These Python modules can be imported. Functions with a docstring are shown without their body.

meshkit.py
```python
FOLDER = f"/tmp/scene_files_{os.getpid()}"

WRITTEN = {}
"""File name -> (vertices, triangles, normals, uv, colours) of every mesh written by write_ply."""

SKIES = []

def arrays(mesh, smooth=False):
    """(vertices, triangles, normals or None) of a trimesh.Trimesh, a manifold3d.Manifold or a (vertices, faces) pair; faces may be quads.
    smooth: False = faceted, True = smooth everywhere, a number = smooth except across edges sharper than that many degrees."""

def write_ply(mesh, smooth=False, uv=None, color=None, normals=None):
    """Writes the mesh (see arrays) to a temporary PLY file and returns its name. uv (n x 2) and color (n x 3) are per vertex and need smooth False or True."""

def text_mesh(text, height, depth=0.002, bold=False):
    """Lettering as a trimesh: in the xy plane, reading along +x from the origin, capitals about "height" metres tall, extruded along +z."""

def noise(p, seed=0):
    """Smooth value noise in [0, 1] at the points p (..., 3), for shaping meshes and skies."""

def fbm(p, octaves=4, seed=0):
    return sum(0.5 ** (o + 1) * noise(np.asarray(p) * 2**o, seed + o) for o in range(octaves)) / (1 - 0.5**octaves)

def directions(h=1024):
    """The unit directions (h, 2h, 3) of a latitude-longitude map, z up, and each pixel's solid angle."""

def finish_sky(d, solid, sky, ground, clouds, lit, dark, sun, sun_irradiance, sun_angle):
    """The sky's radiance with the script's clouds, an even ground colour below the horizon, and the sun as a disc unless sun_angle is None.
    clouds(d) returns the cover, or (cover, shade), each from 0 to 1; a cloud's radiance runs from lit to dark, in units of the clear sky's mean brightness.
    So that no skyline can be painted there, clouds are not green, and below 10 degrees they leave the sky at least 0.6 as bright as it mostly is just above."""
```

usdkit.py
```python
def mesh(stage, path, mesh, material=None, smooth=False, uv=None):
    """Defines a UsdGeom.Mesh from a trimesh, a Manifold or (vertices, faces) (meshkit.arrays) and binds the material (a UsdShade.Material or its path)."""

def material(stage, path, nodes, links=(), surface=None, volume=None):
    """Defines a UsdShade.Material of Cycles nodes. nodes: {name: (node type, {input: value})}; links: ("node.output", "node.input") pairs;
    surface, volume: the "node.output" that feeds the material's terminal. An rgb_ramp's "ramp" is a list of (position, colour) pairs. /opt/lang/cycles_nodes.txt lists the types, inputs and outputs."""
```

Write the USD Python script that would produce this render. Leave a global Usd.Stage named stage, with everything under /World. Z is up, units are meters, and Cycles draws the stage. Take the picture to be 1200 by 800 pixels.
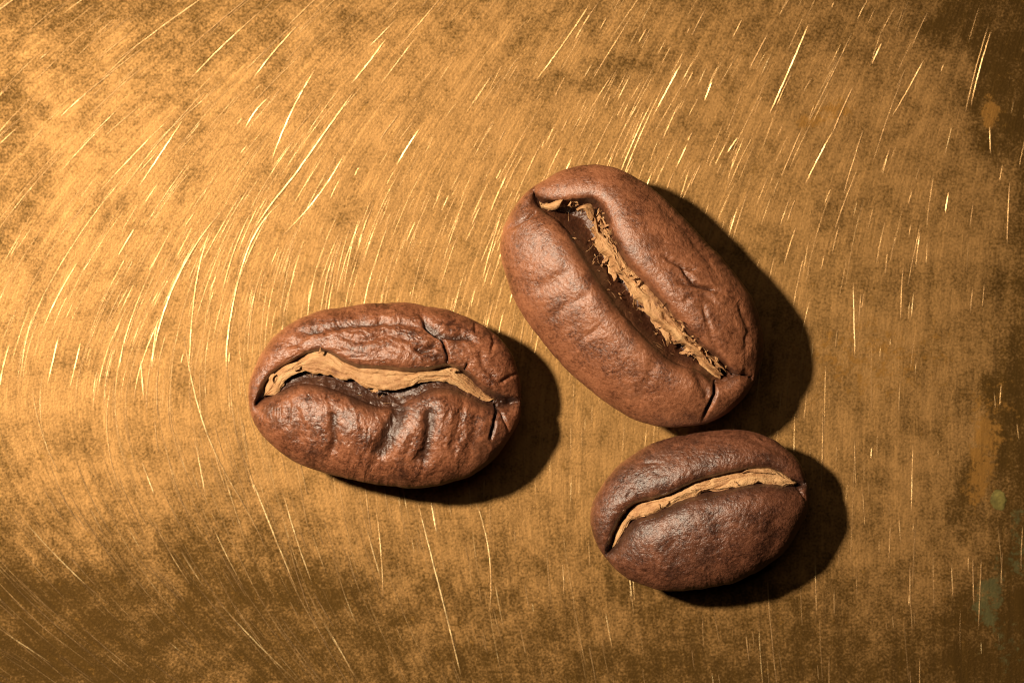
import math
import numpy as np
import trimesh
import meshkit
import usdkit
from meshkit import noise, fbm
from pxr import Usd, UsdGeom, UsdLux, UsdShade, Sdf, Gf, Vt
from scipy.interpolate import splprep, splev, RBFInterpolator
from scipy.ndimage import map_coordinates

# ------------------------------------------------------------------ camera, lamps, exposure
stage = Usd.Stage.CreateInMemory()
UsdGeom.SetStageUpAxis(stage, "Z")
UsdGeom.SetStageMetersPerUnit(stage, 1.0)
UsdGeom.Xform.Define(stage, "/World")
MM = 0.001
CAM_H = 250.0                                   # mm above the plate; a 36 mm wide field (life size macro)
cam = UsdGeom.Camera.Define(stage, "/World/camera")
cam.AddTranslateOp().Set(Gf.Vec3d(0, 0, CAM_H * MM))
cam.CreateHorizontalApertureAttr(36.0)
cam.CreateFocalLengthAttr(250.0)
cam.CreateClippingRangeAttr(Gf.Vec2f(0.01, 5.0))
cam.CreateFStopAttr(75.0)
cam.CreateFocusDistanceAttr(0.2463)      # sharp on the tops of the beans
cam.CreateExposureAttr(0.0)

KEY_AZ, KEY_EL, KEY_D = math.radians(157), math.radians(55.5), 180.0   # direction towards the lamp


def aim(x, pos, target=(0, 0, 0)):
    m = Gf.Matrix4d().SetLookAt(Gf.Vec3d(*pos), Gf.Vec3d(*target), Gf.Vec3d(0, 0.3, 1)).GetInverse()
    x.AddTransformOp().Set(m)


key = UsdLux.SphereLight.Define(stage, "/World/key_lamp")            # a small snooted studio spot
kp = (KEY_D * math.cos(KEY_EL) * math.cos(KEY_AZ) * MM, KEY_D * math.cos(KEY_EL) * math.sin(KEY_AZ) * MM, KEY_D * math.sin(KEY_EL) * MM)
aim(key, kp, (-0.0018, -0.0005, 0))
key.CreateRadiusAttr(0.0068)
key.CreateIntensityAttr(1760.0)
key.CreateColorAttr(Gf.Vec3f(1.0, 0.90, 0.73))
shaping = UsdLux.ShapingAPI.Apply(key.GetPrim())
shaping.CreateShapingConeAngleAttr(11.3)
shaping.CreateShapingConeSoftnessAttr(1.0)

fill = UsdLux.RectLight.Define(stage, "/World/fill_softbox")        # a large dim softbox gives the weak light in the shadows
aim(fill, (-0.06, 0.30, 0.62))
fill.CreateWidthAttr(0.5)
fill.CreateHeightAttr(0.5)
fill.CreateIntensityAttr(0.40)
fill.CreateColorAttr(Gf.Vec3f(1.0, 0.86, 0.66))


# ------------------------------------------------------------------ helpers
def P(px, py):
    """photograph pixels (1200 x 800) to mm on the plate"""
    return np.stack([(np.asarray(px, float) - 600) / 33.3333, (400 - np.asarray(py, float)) / 33.3333], -1)


def sstep(x, a, b):
    t = np.clip((x - a) / (b - a), 0, 1)
    return t * t * (3 - 2 * t)


def tag(prim, label=None, cat=None, group=None, kind=None):
    for k, v in (("label", label), ("category", cat), ("group", group), ("kind", kind)):
        if v:
            prim.SetCustomDataByKey(k, v)


def primvar(m, name, values):
    values = np.asarray(values, np.float32)
    api = UsdGeom.PrimvarsAPI(m)
    if values.ndim == 1:
        api.CreatePrimvar(name, Sdf.ValueTypeNames.FloatArray, "vertex").Set(Vt.FloatArray.FromNumpy(values))
    else:
        api.CreatePrimvar(name, Sdf.ValueTypeNames.Color3fArray, "vertex").Set(Vt.Vec3fArray.FromNumpy(values))


def seg_dist(p, line, closed=False):
    """distance of points p (n,2) to a polyline, and the running parameter of the nearest point"""
    a = np.asarray(line, float)
    b = np.roll(a, -1, 0) if closed else a[1:]
    a = a if closed else a[:-1]
    best, at = np.full(len(p), 1e9), np.zeros(len(p))
    for i in range(len(a)):
        d = b[i] - a[i]
        t = np.clip(((p - a[i]) @ d) / max(d @ d, 1e-12), 0, 1)
        q = p - a[i] - t[:, None] * d
        dd = np.einsum("ij,ij->i", q, q)
        m = dd < best
        best[m], at[m] = dd[m], (i + t[m]) / len(a)
    return np.sqrt(best), at


def inside(p, poly):
    x, y = p.T
    c = np.zeros(len(p), bool)
    a, b = poly, np.roll(poly, -1, 0)
    for (x0, y0), (x1, y1) in zip(a, b):
        if y0 != y1:
            c ^= ((y0 > y) != (y1 > y)) & (x < (x1 - x0) * (y - y0) / (y1 - y0) + x0)
    return c


def curve(pts, n=60, smooth=0.0, closed=False):
    pts = np.asarray(pts, float)
    if closed:
        pts = np.vstack([pts, pts[:1]])
    tck, _ = splprep(pts.T, s=smooth * len(pts), per=closed, k=min(3, len(pts) - 1))
    u = np.linspace(0, 1, n, endpoint=not closed)
    return np.stack(splev(u, tck), -1)


def n3(p, fx, fy, seed, z=0.0):
    return np.stack([p[:, 0] * fx + 31.7, p[:, 1] * fy + 17.3, np.full(len(p), z + seed * 3.1)], -1)


def ridged(p, fx, fy, seed, o=4):
    return 1 - np.abs(2 * fbm(n3(p, fx, fy, seed), o, seed) - 1)


# ------------------------------------------------------------------ materials
L = "/World/Looks/"
POS = [("geo.position", "map.vector")]
MAPN = {"geo": ("geometry", {}), "map": ("mapping", {"scale": (1000, 1000, 1000)})}     # millimetres


def bean_material(name, light, mid, dark, rough, seed, charred=(0.030, 0.0115, 0.006)):
    nodes = {
        **MAPN,
        "n1": ("noise_texture", {"scale": 1.1 + 0.1 * seed, "detail": 6, "roughness": 0.62}),
        "n2": ("noise_texture", {"scale": 9.0, "detail": 4, "roughness": 0.65}),
        "n3": ("noise_texture", {"scale": 26.0, "detail": 3, "roughness": 0.7}),
        "mixn": ("math", {"math_type": "multiply_add", "value2": 0.75}),
        "mix3": ("math", {"math_type": "multiply_add", "value2": 0.55}), "sub3": ("math", {"math_type": "multiply_add", "value2": 1.1, "value3": -0.70}),
        "r": ("rgb_ramp", {"ramp": [(0.0, dark), (0.33, dark), (0.52, mid), (0.76, light), (1.0, light)]}),
        "char": ("attribute", {"attribute": "char"}),
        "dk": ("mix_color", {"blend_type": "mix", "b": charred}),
        "rr": ("map_range", {"from_min": 0.3, "from_max": 0.7, "to_min": rough - 0.09, "to_max": rough + 0.12, "clamp": True}),
        "v": ("voronoi_texture", {"scale": 7.5, "feature": "f1"}),
        "h": ("math", {"math_type": "multiply_add", "value2": 0.5}),
        "b1": ("bump", {"strength": 0.9, "distance": 0.000036}),
        "b2": ("bump", {"strength": 0.75, "distance": 0.000012}),
        "p": ("principled_bsdf", {"specular_ior_level": 0.8, "specular_tint": (1.0, 0.88, 0.79), "diffuse_roughness": 0.2}),
    }
    links = POS + [("map.vector", "n1.vector"), ("map.vector", "n2.vector"), ("map.vector", "n3.vector"),
                   ("n2.fac", "mixn.value1"), ("n1.fac", "mixn.value3"), ("n3.fac", "mix3.value1"), ("mixn.value", "mix3.value3"), ("mix3.value", "sub3.value1"), ("sub3.value", "r.fac"),
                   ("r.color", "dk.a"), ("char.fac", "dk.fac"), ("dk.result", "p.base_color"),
                   ("n2.fac", "rr.value"), ("rr.result", "p.roughness"),
                   ("n2.fac", "b1.height"), ("n3.fac", "b2.height"), ("b1.normal", "b2.normal"), ("b2.normal", "p.normal")]
    nodes.pop("v"), nodes.pop("h")
    return usdkit.material(stage, L + name, nodes, links, surface="p.BSDF")


def skin_material():
    nodes = {
        **MAPN,
        "n1": ("noise_texture", {"scale": 2.2, "detail": 5, "roughness": 0.6}),
        "n2": ("noise_texture", {"scale": 16.0, "detail": 4, "roughness": 0.7}),
        "r": ("rgb_ramp", {"ramp": [(0.15, (0.17, 0.062, 0.020)), (0.42, (0.40, 0.185, 0.068)), (0.78, (0.58, 0.315, 0.130))]}),
        "tone": ("attribute", {"attribute": "tone"}), "tm": ("math", {"math_type": "multiply_add", "value2": 0.55}),
        "a": ("math", {"math_type": "multiply_add", "value2": 0.5}),
        "sb": ("math", {"math_type": "subtract", "value2": 0.5}),
        "b": ("bump", {"strength": 0.8, "distance": 0.00005}),
        "p": ("principled_bsdf", {"roughness": 0.55, "specular_ior_level": 0.35}),
        "t": ("translucent_bsdf", {}),
        "m": ("mix_closure", {"fac": 0.12}),
    }
    links = POS + [("map.vector", "n1.vector"), ("map.vector", "n2.vector"), ("n2.fac", "a.value1"), ("n1.fac", "a.value3"), ("a.value", "tm.value3"), ("tone.fac", "tm.value1"), ("tm.value", "sb.value1"), ("sb.value", "r.fac"),
                   ("r.color", "p.base_color"), ("r.color", "t.color"), ("n2.fac", "b.height"), ("b.normal", "p.normal"), ("p.BSDF", "m.closure1"), ("t.BSDF", "m.closure2")]
    return usdkit.material(stage, L + "silverskin", nodes, links, surface="m.closure")


def brass_material():
    nodes = {
        **MAPN,
        "uv": ("attribute", {"attribute": "grain"}),                       # x: across the polishing arcs, y: along them (mm)
        "m1": ("mapping", {"scale": (3.2, 0.28, 1)}),
        "m2": ("mapping", {"scale": (13.0, 0.9, 1)}),
        "s1": ("noise_texture", {"scale": 1, "detail": 4, "roughness": 0.6}),
        "s2": ("noise_texture", {"scale": 1, "detail": 4, "roughness": 0.7}),
        "spk": ("noise_texture", {"scale": 11.5, "detail": 3, "roughness": 0.75}),
        "cloud": ("noise_texture", {"scale": 0.75, "detail": 7, "roughness": 0.7, "distortion": 0.3}),
        "tar": ("attribute", {"attribute": "tarnish"}),
        "ver": ("attribute", {"attribute": "verdigris"}),
        "rust": ("attribute", {"attribute": "ochre"}),
        # tarnish level = placed patches + clouds + fine speckle + streaks
        "t1": ("math", {"math_type": "multiply_add", "value2": 1.55}),
        "t2": ("math", {"math_type": "multiply_add", "value2": 1.9}),
        "t4": ("math", {"math_type": "multiply_add", "value2": 1.1}),
        "t3": ("math", {"math_type": "multiply_add", "value2": -0.4}),
        "tr": ("map_range", {"range_type": "smoothstep", "from_min": 1.80, "from_max": 2.90, "to_min": 0, "to_max": 1, "clamp": True}),
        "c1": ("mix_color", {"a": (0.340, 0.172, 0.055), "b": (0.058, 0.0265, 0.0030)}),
        "c2": ("mix_color", {"b": (0.26, 0.115, 0.022)}),
        "c3": ("mix_color", {"b": (0.085, 0.082, 0.030)}),
        "mid": ("noise_texture", {"scale": 2.4, "detail": 8, "roughness": 0.8}),
        "ru1": ("math", {"math_type": "multiply_add", "value2": 3.4}), "ru2": ("map_range", {"range_type": "smoothstep", "from_min": 1.98, "from_max": 2.3, "to_min": 0, "to_max": 0.75, "clamp": True}),
        "ve1": ("math", {"math_type": "multiply_add", "value2": 3.4}), "ve2": ("map_range", {"range_type": "smoothstep", "from_min": 2.1, "from_max": 2.45, "to_min": 0, "to_max": 0.6, "clamp": True}),
        "sa": ("math", {"math_type": "add"}), "sh": ("math", {"math_type": "multiply", "value2": 0.5}),
        "sv": ("map_range", {"from_min": 0.35, "from_max": 0.65, "to_min": 0.80, "to_max": 1.17, "clamp": True}),
        "c4": ("mix_color", {"blend_type": "multiply", "fac": 1.0, "use_clamp": False}),
        "r1": ("map_range", {"from_min": 0, "from_max": 1, "to_min": 0.475, "to_max": 0.55, "clamp": True}),
        "b1": ("bump", {"strength": 0.5, "distance": 0.000012}),
        "b2": ("bump", {"strength": 0.5, "distance": 0.000006}),
        "b3": ("bump", {"strength": 0.35, "distance": 0.00002, "invert": True}),
        "met": ("map_range", {"from_min": 0, "from_max": 1, "to_min": 1.0, "to_max": 0.9, "clamp": True}),
        "p": ("principled_bsdf", {"metallic": 1.0}),
    }
    links = POS + [("uv.vector", "m1.vector"), ("uv.vector", "m2.vector"), ("m1.vector", "s1.vector"), ("m2.vector", "s2.vector"),
                   ("map.vector", "spk.vector"), ("map.vector", "cloud.vector"),
                   ("cloud.fac", "t1.value1"), ("tar.fac", "t1.value3"), ("spk.fac", "t2.value1"), ("t1.value", "t2.value3"),
                   ("s1.fac", "t3.value1"), ("t2.value", "t3.value3"), ("mid.fac", "t4.value1"), ("t3.value", "t4.value3"), ("t4.value", "tr.value"),
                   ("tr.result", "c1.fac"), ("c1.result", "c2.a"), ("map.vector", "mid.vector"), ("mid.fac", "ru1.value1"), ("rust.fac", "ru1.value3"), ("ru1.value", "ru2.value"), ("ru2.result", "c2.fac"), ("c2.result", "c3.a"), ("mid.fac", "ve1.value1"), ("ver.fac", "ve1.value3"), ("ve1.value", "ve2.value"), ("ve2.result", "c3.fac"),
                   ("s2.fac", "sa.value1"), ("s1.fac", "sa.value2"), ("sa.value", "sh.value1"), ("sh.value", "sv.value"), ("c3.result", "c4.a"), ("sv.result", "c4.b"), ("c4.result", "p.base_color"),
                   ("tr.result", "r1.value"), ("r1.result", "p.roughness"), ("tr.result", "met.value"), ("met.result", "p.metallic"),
                   ("s1.fac", "b1.height"), ("s2.fac", "b2.height"), ("spk.fac", "b3.height"), ("b1.normal", "b2.normal"), ("b2.normal", "b3.normal"), ("b3.normal", "p.normal")]
    return usdkit.material(stage, L + "brass", nodes, links, surface="p.BSDF")


BRASS = brass_material()
SCRATCH = usdkit.material(stage, L + "scratched_brass", {
    **MAPN, "n": ("noise_texture", {"scale": 3.0, "detail": 4, "roughness": 0.7}),
    "sh": ("attribute", {"attribute": "shine"}), "ad": ("math", {"math_type": "multiply_add", "value2": 1.5}), "as": ("math", {"math_type": "subtract", "value2": 0.28}), "nn": ("noise_texture", {"scale": 1.2, "detail": 5, "roughness": 0.75}),
    "r": ("rgb_ramp", {"ramp": [(0.45, (0.21, 0.113, 0.044)), (0.72, (0.40, 0.225, 0.085)), (1.0, (0.72, 0.49, 0.22))]}),
    "rr": ("map_range", {"from_min": 0.3, "from_max": 0.7, "to_min": 0.5, "to_max": 0.33, "clamp": True}),
    "b": ("bump", {"strength": 0.7, "distance": 0.00002}),
    "p": ("principled_bsdf", {"metallic": 1.0})},
    POS + [("map.vector", "n.vector"), ("map.vector", "nn.vector"), ("nn.fac", "ad.value1"), ("sh.fac", "ad.value3"), ("ad.value", "as.value1"), ("as.value", "r.fac"), ("r.color", "p.base_color"), ("n.fac", "rr.value"), ("rr.result", "p.roughness"), ("n.fac", "b.height"), ("b.normal", "p.normal")], surface="p.BSDF")
CRUST = usdkit.material(stage, L + "verdigris_crust", {
    **MAPN, "n": ("noise_texture", {"scale": 4.0, "detail": 4, "roughness": 0.7}),
    "r": ("rgb_ramp", {"ramp": [(0.3, (0.05, 0.036, 0.008)), (0.7, (0.15, 0.110, 0.026))]}),
    "p": ("principled_bsdf", {"roughness": 0.8, "specular_ior_level": 0.1})},
    POS + [("map.vector", "n.vector"), ("n.fac", "r.fac"), ("r.color", "p.base_color")], surface="p.BSDF")
SKIN = skin_material()

# ------------------------------------------------------------------ the brass plate: polishing arcs, tarnish, scratches
# lean of the polishing arcs from the vertical of the picture, degrees, + leaning right
LEAN = np.array([(50, 430, 12), (100, 150, 45), (320, 60, 45), (430, 80, 42), (370, 150, 36), (270, 400, 5), (180, 420, 14), (60, 540, -22), (240, 540, -18), (330, 660, -22),
                 (130, 620, -32), (30, 720, -48), (250, 750, -45), (400, 760, -33), (510, 680, -14), (570, 640, -8), (670, 30, 32), (780, 110, 27), (910, 90, 26), (960, 180, 23),
                 (840, 300, 14), (1100, 400, 2), (1000, 650, 0), (700, 600, -1), (800, 750, -8), (480, 170, 30), (0, 0, 52), (1200, 0, 18), (1200, 800, 0), (0, 800, -55), (1150, 200, 10),
                 (600, 300, 20), (600, 450, 5), (-150, 400, 12), (1350, 400, 2), (600, -80, 36), (600, 880, -18), (0, 300, 28)], float)
rbf = RBFInterpolator(P(LEAN[:, 0], LEAN[:, 1]), LEAN[:, 2], smoothing=0.6, kernel="thin_plate_spline")
PX, PY = 24.0, 17.0                                                        # half size of the plate, mm
gx, gy = np.meshgrid(np.linspace(-PX, PX, 97), np.linspace(-PY, PY, 69))
lean = np.tan(np.radians(np.clip(rbf(np.stack([gx.ravel(), gy.ravel()], -1)), -62, 62))).reshape(gx.shape)


def slope(x, y):
    return map_coordinates(lean, [(y + PY) / (2 * PY) * 68, (x + PX) / (2 * PX) * 96], order=1, mode="nearest")


STEP = 0.1
nx, ny = int(2 * PX / STEP) + 1, int(2 * PY / STEP) + 1
X, Y = np.meshgrid(np.linspace(-PX, PX, nx), np.linspace(-PY, PY, ny))
x, y = X.ravel().copy(), Y.ravel().copy()
along = np.zeros(len(x))
steps = 70
dy = (0.0 - Y.ravel()) / steps                                             # follow each arc to the plate's middle line
for _ in range(steps):
    s_ = slope(x, y)
    xm, ym = x + 0.5 * dy * s_, y + 0.5 * dy
    sm = slope(xm, ym)
    along += np.abs(dy) * np.sqrt(1 + sm * sm)
    x, y = x + dy * sm, y + dy
grain = np.stack([x, np.where(Y.ravel() > 0, along, -along), np.zeros(len(x))], -1)

xy = np.stack([X.ravel(), Y.ravel()], -1)
pxl, pyl = 600 + xy[:, 0] * 33.3333, 400 - xy[:, 1] * 33.3333


def blob(cx, cy, rx, ry, rot=0.0, seed=0, rag=0.5):
    c, s = math.cos(math.radians(rot)), math.sin(math.radians(rot))
    u, v = ((pxl - cx) * c + (pyl - cy) * s) / rx, (-(pxl - cx) * s + (pyl - cy) * c) / ry
    d = np.sqrt(u * u + v * v) + rag * 2 * (fbm(n3(xy, 0.9, 0.9, seed), 4, seed) - 0.5)
    return 1 - sstep(d, 0.35, 1.1)


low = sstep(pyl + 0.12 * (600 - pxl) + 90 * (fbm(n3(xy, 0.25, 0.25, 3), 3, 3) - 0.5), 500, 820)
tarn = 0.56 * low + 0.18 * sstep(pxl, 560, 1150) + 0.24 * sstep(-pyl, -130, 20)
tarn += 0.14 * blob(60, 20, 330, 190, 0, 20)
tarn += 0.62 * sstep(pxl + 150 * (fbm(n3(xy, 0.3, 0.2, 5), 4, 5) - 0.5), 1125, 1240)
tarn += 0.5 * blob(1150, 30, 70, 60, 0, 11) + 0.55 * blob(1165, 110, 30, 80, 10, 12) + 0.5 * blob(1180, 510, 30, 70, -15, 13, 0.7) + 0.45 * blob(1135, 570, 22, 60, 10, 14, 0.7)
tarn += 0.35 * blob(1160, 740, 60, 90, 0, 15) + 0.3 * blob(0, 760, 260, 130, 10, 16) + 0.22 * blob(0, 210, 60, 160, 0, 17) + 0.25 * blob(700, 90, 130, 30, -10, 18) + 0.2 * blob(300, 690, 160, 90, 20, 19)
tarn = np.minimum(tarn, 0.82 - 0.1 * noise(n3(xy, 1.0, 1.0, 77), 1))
ochre = 0.6 * blob(1160, 130, 16, 28, 0, 21, 0.35) + 0.45 * blob(975, 130, 50, 22, -20, 22) + 0.55 * blob(1150, 545, 22, 75, 12, 23, 0.6) + 0.35 * blob(1160, 480, 40, 40, 0, 24) + 0.3 * blob(1010, 420, 120, 60, 0, 25)
verd = 0.75 * blob(1160, 690, 20, 50, 20, 31, 0.7) + 0.5 * blob(1195, 640, 20, 60, 0, 32, 0.8) + 0.35 * blob(1180, 760, 40, 60, 0, 33, 0.8)

i = np.arange(ny - 1)[:, None] * nx + np.arange(nx - 1)[None]
f = np.concatenate([np.stack([i, i + 1, i + nx + 1], -1).reshape(-1, 3), np.stack([i, i + nx + 1, i + nx], -1).reshape(-1, 3)])
z = 0.012 * (fbm(n3(xy, 0.12, 0.12, 7), 3, 7) - 0.5)
v = np.column_stack([xy, z])
# edges and underside of the plate, 1.5 mm thick
ring = np.concatenate([np.arange(nx), np.arange(1, ny) * nx + nx - 1, (ny - 1) * nx + np.arange(nx - 2, -1, -1), np.arange(ny - 2, 0, -1) * nx])
nb = len(v)
below = v[ring].copy()
below[:, 2] = -1.5
k = np.arange(len(ring))
k2 = (k + 1) % len(ring)
f = np.vstack([f, np.stack([ring[k], nb + k, nb + k2], -1), np.stack([ring[k], nb + k2, ring[k2]], -1), np.stack([nb + k, np.full(len(k), nb + len(k)), nb + k2], -1)])
v = np.vstack([v, below, [[0, 0, -1.5]]])
pad = lambda a: np.concatenate([a, np.zeros((len(v) - len(a),) + a.shape[1:])])
plate = UsdGeom.Xform.Define(stage, "/World/brass_plate")
tag(plate.GetPrim(), "scratched and tarnished yellow brass plate lying under the three coffee beans", "metal plate", kind="structure")
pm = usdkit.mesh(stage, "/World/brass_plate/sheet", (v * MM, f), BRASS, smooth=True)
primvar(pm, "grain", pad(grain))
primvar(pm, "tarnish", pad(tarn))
primvar(pm, "ochre", pad(np.clip(ochre, 0, 1)))
primvar(pm, "verdigris", pad(np.clip(verd, 0, 1)))


def ridge(path, width, height):
    """a scratch's raised burr: a low rounded ridge that tapers at both ends"""
    path = np.asarray(path, float)
    n = len(path)
    t = np.gradient(path, axis=0)
    t /= np.linalg.norm(t, axis=1, keepdims=True) + 1e-12
    nrm = np.stack([-t[:, 1], t[:, 0]], -1)
    u = np.linspace(0, 1, n)
    w = width * np.minimum(1, 2.2 * np.sqrt(np.clip(u * (1 - u), 0, 1)) + 0.05)
    prof = [(-0.5, -0.3), (-0.28, 0.62), (0, 1.0), (0.28, 0.62), (0.5, -0.3)]
    vs = np.stack([np.column_stack([path + nrm * (a * w)[:, None], b * height * w / width]) for a, b in prof], 1).reshape(-1, 3)
    m = len(prof)
    q = np.arange(n - 1)[:, None] * m + np.arange(m - 1)[None]
    return vs, np.concatenate([np.stack([q, q + m, q + m + 1], -1).reshape(-1, 3), np.stack([q, q + m + 1, q + 1], -1).reshape(-1, 3)])


HERO = [  # path in picture pixels, width mm
    ([(414, 108), (395, 136), (372, 168), (345, 206), (318, 240), (298, 270)], 0.085), ([(332, 236), (303, 268), (283, 316), (271, 370), (266, 410), (268, 450)], 0.075),
    ([(404, 180), (368, 236), (330, 277)], 0.05), ([(352, 27), (322, 60), (297, 92)], 0.06), ([(692, 4), (660, 52), (628, 95)], 0.05), ([(452, 46), (432, 74), (411, 99)], 0.06),
    ([(318, 112), (300, 130), (288, 150)], 0.06), ([(948, 28), (928, 76), (902, 134)], 0.07), ([(493, 150), (478, 172), (465, 194)], 0.07), ([(262, 245), (222, 300), (196, 355), (178, 430)], 0.07),
    ([(247, 268), (232, 322), (224, 390), (221, 440)], 0.055), ([(215, 390), (226, 450), (252, 530), (286, 592), (314, 650)], 0.055), ([(285, 535), (318, 618), (348, 692)], 0.05),
    ([(488, 582), (508, 660), (528, 740), (541, 795)], 0.05), ([(554, 578), (572, 640), (574, 714)], 0.045), ([(38, 455), (52, 515), (70, 555)], 0.05), ([(12, 402), (4, 430), (0, 452)], 0.06),
    ([(380, 728), (398, 760), (418, 796)], 0.045), ([(252, 700), (300, 752), (352, 802)], 0.04), ([(166, 540), (182, 582)], 0.05), ([(800, 72), (784, 102), (768, 132)], 0.06),
    ([(976, 154), (960, 184), (944, 216)], 0.055), ([(1162, 36), (1150, 75), (1138, 124)], 0.05), ([(1160, 148), (1161, 180)], 0.05), ([(215, 140), (190, 178), (162, 220)], 0.05),
    ([(132, 85), (98, 112), (70, 138)], 0.045), ([(310, 10), (265, 50), (220, 96)], 0.04), ([(370, 80), (340, 135), (318, 190)], 0.045), ([(1083, 70), (1066, 102), (1046, 136)], 0.05),
    ([(1034, 50), (1022, 75)], 0.07), ([(866, 160), (852, 180)], 0.07), ([(835, 95), (826, 118)], 0.06), ([(765, 200), (742, 262)], 0.045), ([(70, 390), (56, 450)], 0.055),
    ([(95, 400), (82, 455)], 0.05), ([(185, 375), (180, 410), (178, 432)], 0.06), ([(165, 420), (169, 470)], 0.06), ([(145, 402), (140, 430)], 0.06), ([(430, 620), (447, 680)], 0.04),
    ([(440, 590), (446, 640), (449, 700)], 0.035), ([(700, 595), (704, 620)], 0.05), ([(735, 650), (742, 712)], 0.03), ([(20, 600), (70, 655), (130, 710)], 0.035), ([(230, 520), (241, 580)], 0.05),
    ([(505, 585), (512, 625)], 0.06), ([(1070, 520), (1068, 600)], 0.03), ([(1000, 330), (1002, 420)], 0.03), ([(955, 640), (957, 720)], 0.03), ([(1112, 225), (1108, 250)], 0.06), ([(798, 405), (790, 480)], 0.03),
]
rng = np.random.default_rng(5)
vs, fs, off, shine = [], [], 0, []


def put(path, w, h, sh=0.45):
    global off
    a, b = ridge(path, w, h)
    u_ = np.linspace(0, 1, len(path))
    f_ = np.clip(4 * u_ * (1 - u_), 0, 1) ** 0.6 * (0.6 + 0.8 * noise(np.stack([u_ * len(path) / 5, 0 * u_ + off, 0 * u_], -1), 2))
    shine.append(np.repeat(sh * f_ - 0.10 * (1 - f_), 5))
    vs.append(a), fs.append(b + off)
    off += len(a)


for pts, w in HERO:
    p = P([q[0] for q in pts], [q[1] for q in pts])
    c = curve(p, 26) if len(p) > 2 else np.linspace(p[0], p[1], 14)
    c = c + 0.012 * (rng.random(c.shape) - 0.5)
    put(c, w * 0.85, w * 0.08, 0.28 + 0.25 * rng.random())


def density(px, py):
    """how thick the scratches lie in the photograph"""
    d = 0.42
    d += 1.0 * math.exp(-((px - 470) / 230) ** 2 - ((py - 255) / 130) ** 2)
    d += 0.8 * math.exp(-((px - 330) / 220) ** 2 - ((py - 400) / 90) ** 2)
    d += 0.8 * math.exp(-((px - 780) / 260) ** 2 - ((py - 200) / 130) ** 2)
    d += 0.4 * math.exp(-((px - 300) / 260) ** 2 - ((py - 560) / 120) ** 2)
    d += 0.25 * math.exp(-((px - 620) / 200) ** 2 - ((py - 330) / 90) ** 2)
    return d * (0.5 if px > 1080 else 1)


made = 0
while made < 1700:
    px_, py_ = rng.uniform(-150, 1350), rng.uniform(-100, 900)
    clump = noise(np.array([[px_ / 55, py_ / 90, 4.2]]), 8)[0]
    if rng.random() > density(px_, py_) * (0.25 + 1.5 * clump * clump):
        continue
    made += 1
    big = rng.random()
    length = rng.lognormal(0.1, 0.6) * (1.0 if big > 0.15 else 1.8) * (1.5 if px_ < 430 else 0.9)
    w = float(np.clip(rng.lognormal(-4.0, 0.42), 0.010, 0.045))
    hgt = rng.uniform(0.05, 0.16)
    n = max(8, int(length / 0.2))
    p = P(px_, py_)
    q, bend = [], rng.normal(0, 0.05)
    tilt = rng.normal(0, 0.04)
    for k in range(n):
        q.append(p.copy())
        s_ = float(slope(np.array([p[0]]), np.array([p[1]]))[0])
        ang = math.atan(s_) + tilt + bend * (k / n - 0.5)
        p = p - (length / n) * np.array([math.sin(ang), math.cos(ang)]) + rng.normal(0, 0.003, 2)
    q = np.array(q)
    if np.abs(q[:, 0]).max() > PX - 0.5 or np.abs(q[:, 1]).max() > PY - 0.5:
        continue
    put(q, w, w * hgt, 0.34 * rng.random() ** 3.0 + 0.03)
sv, sf = np.vstack(vs), np.vstack(fs)
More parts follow.
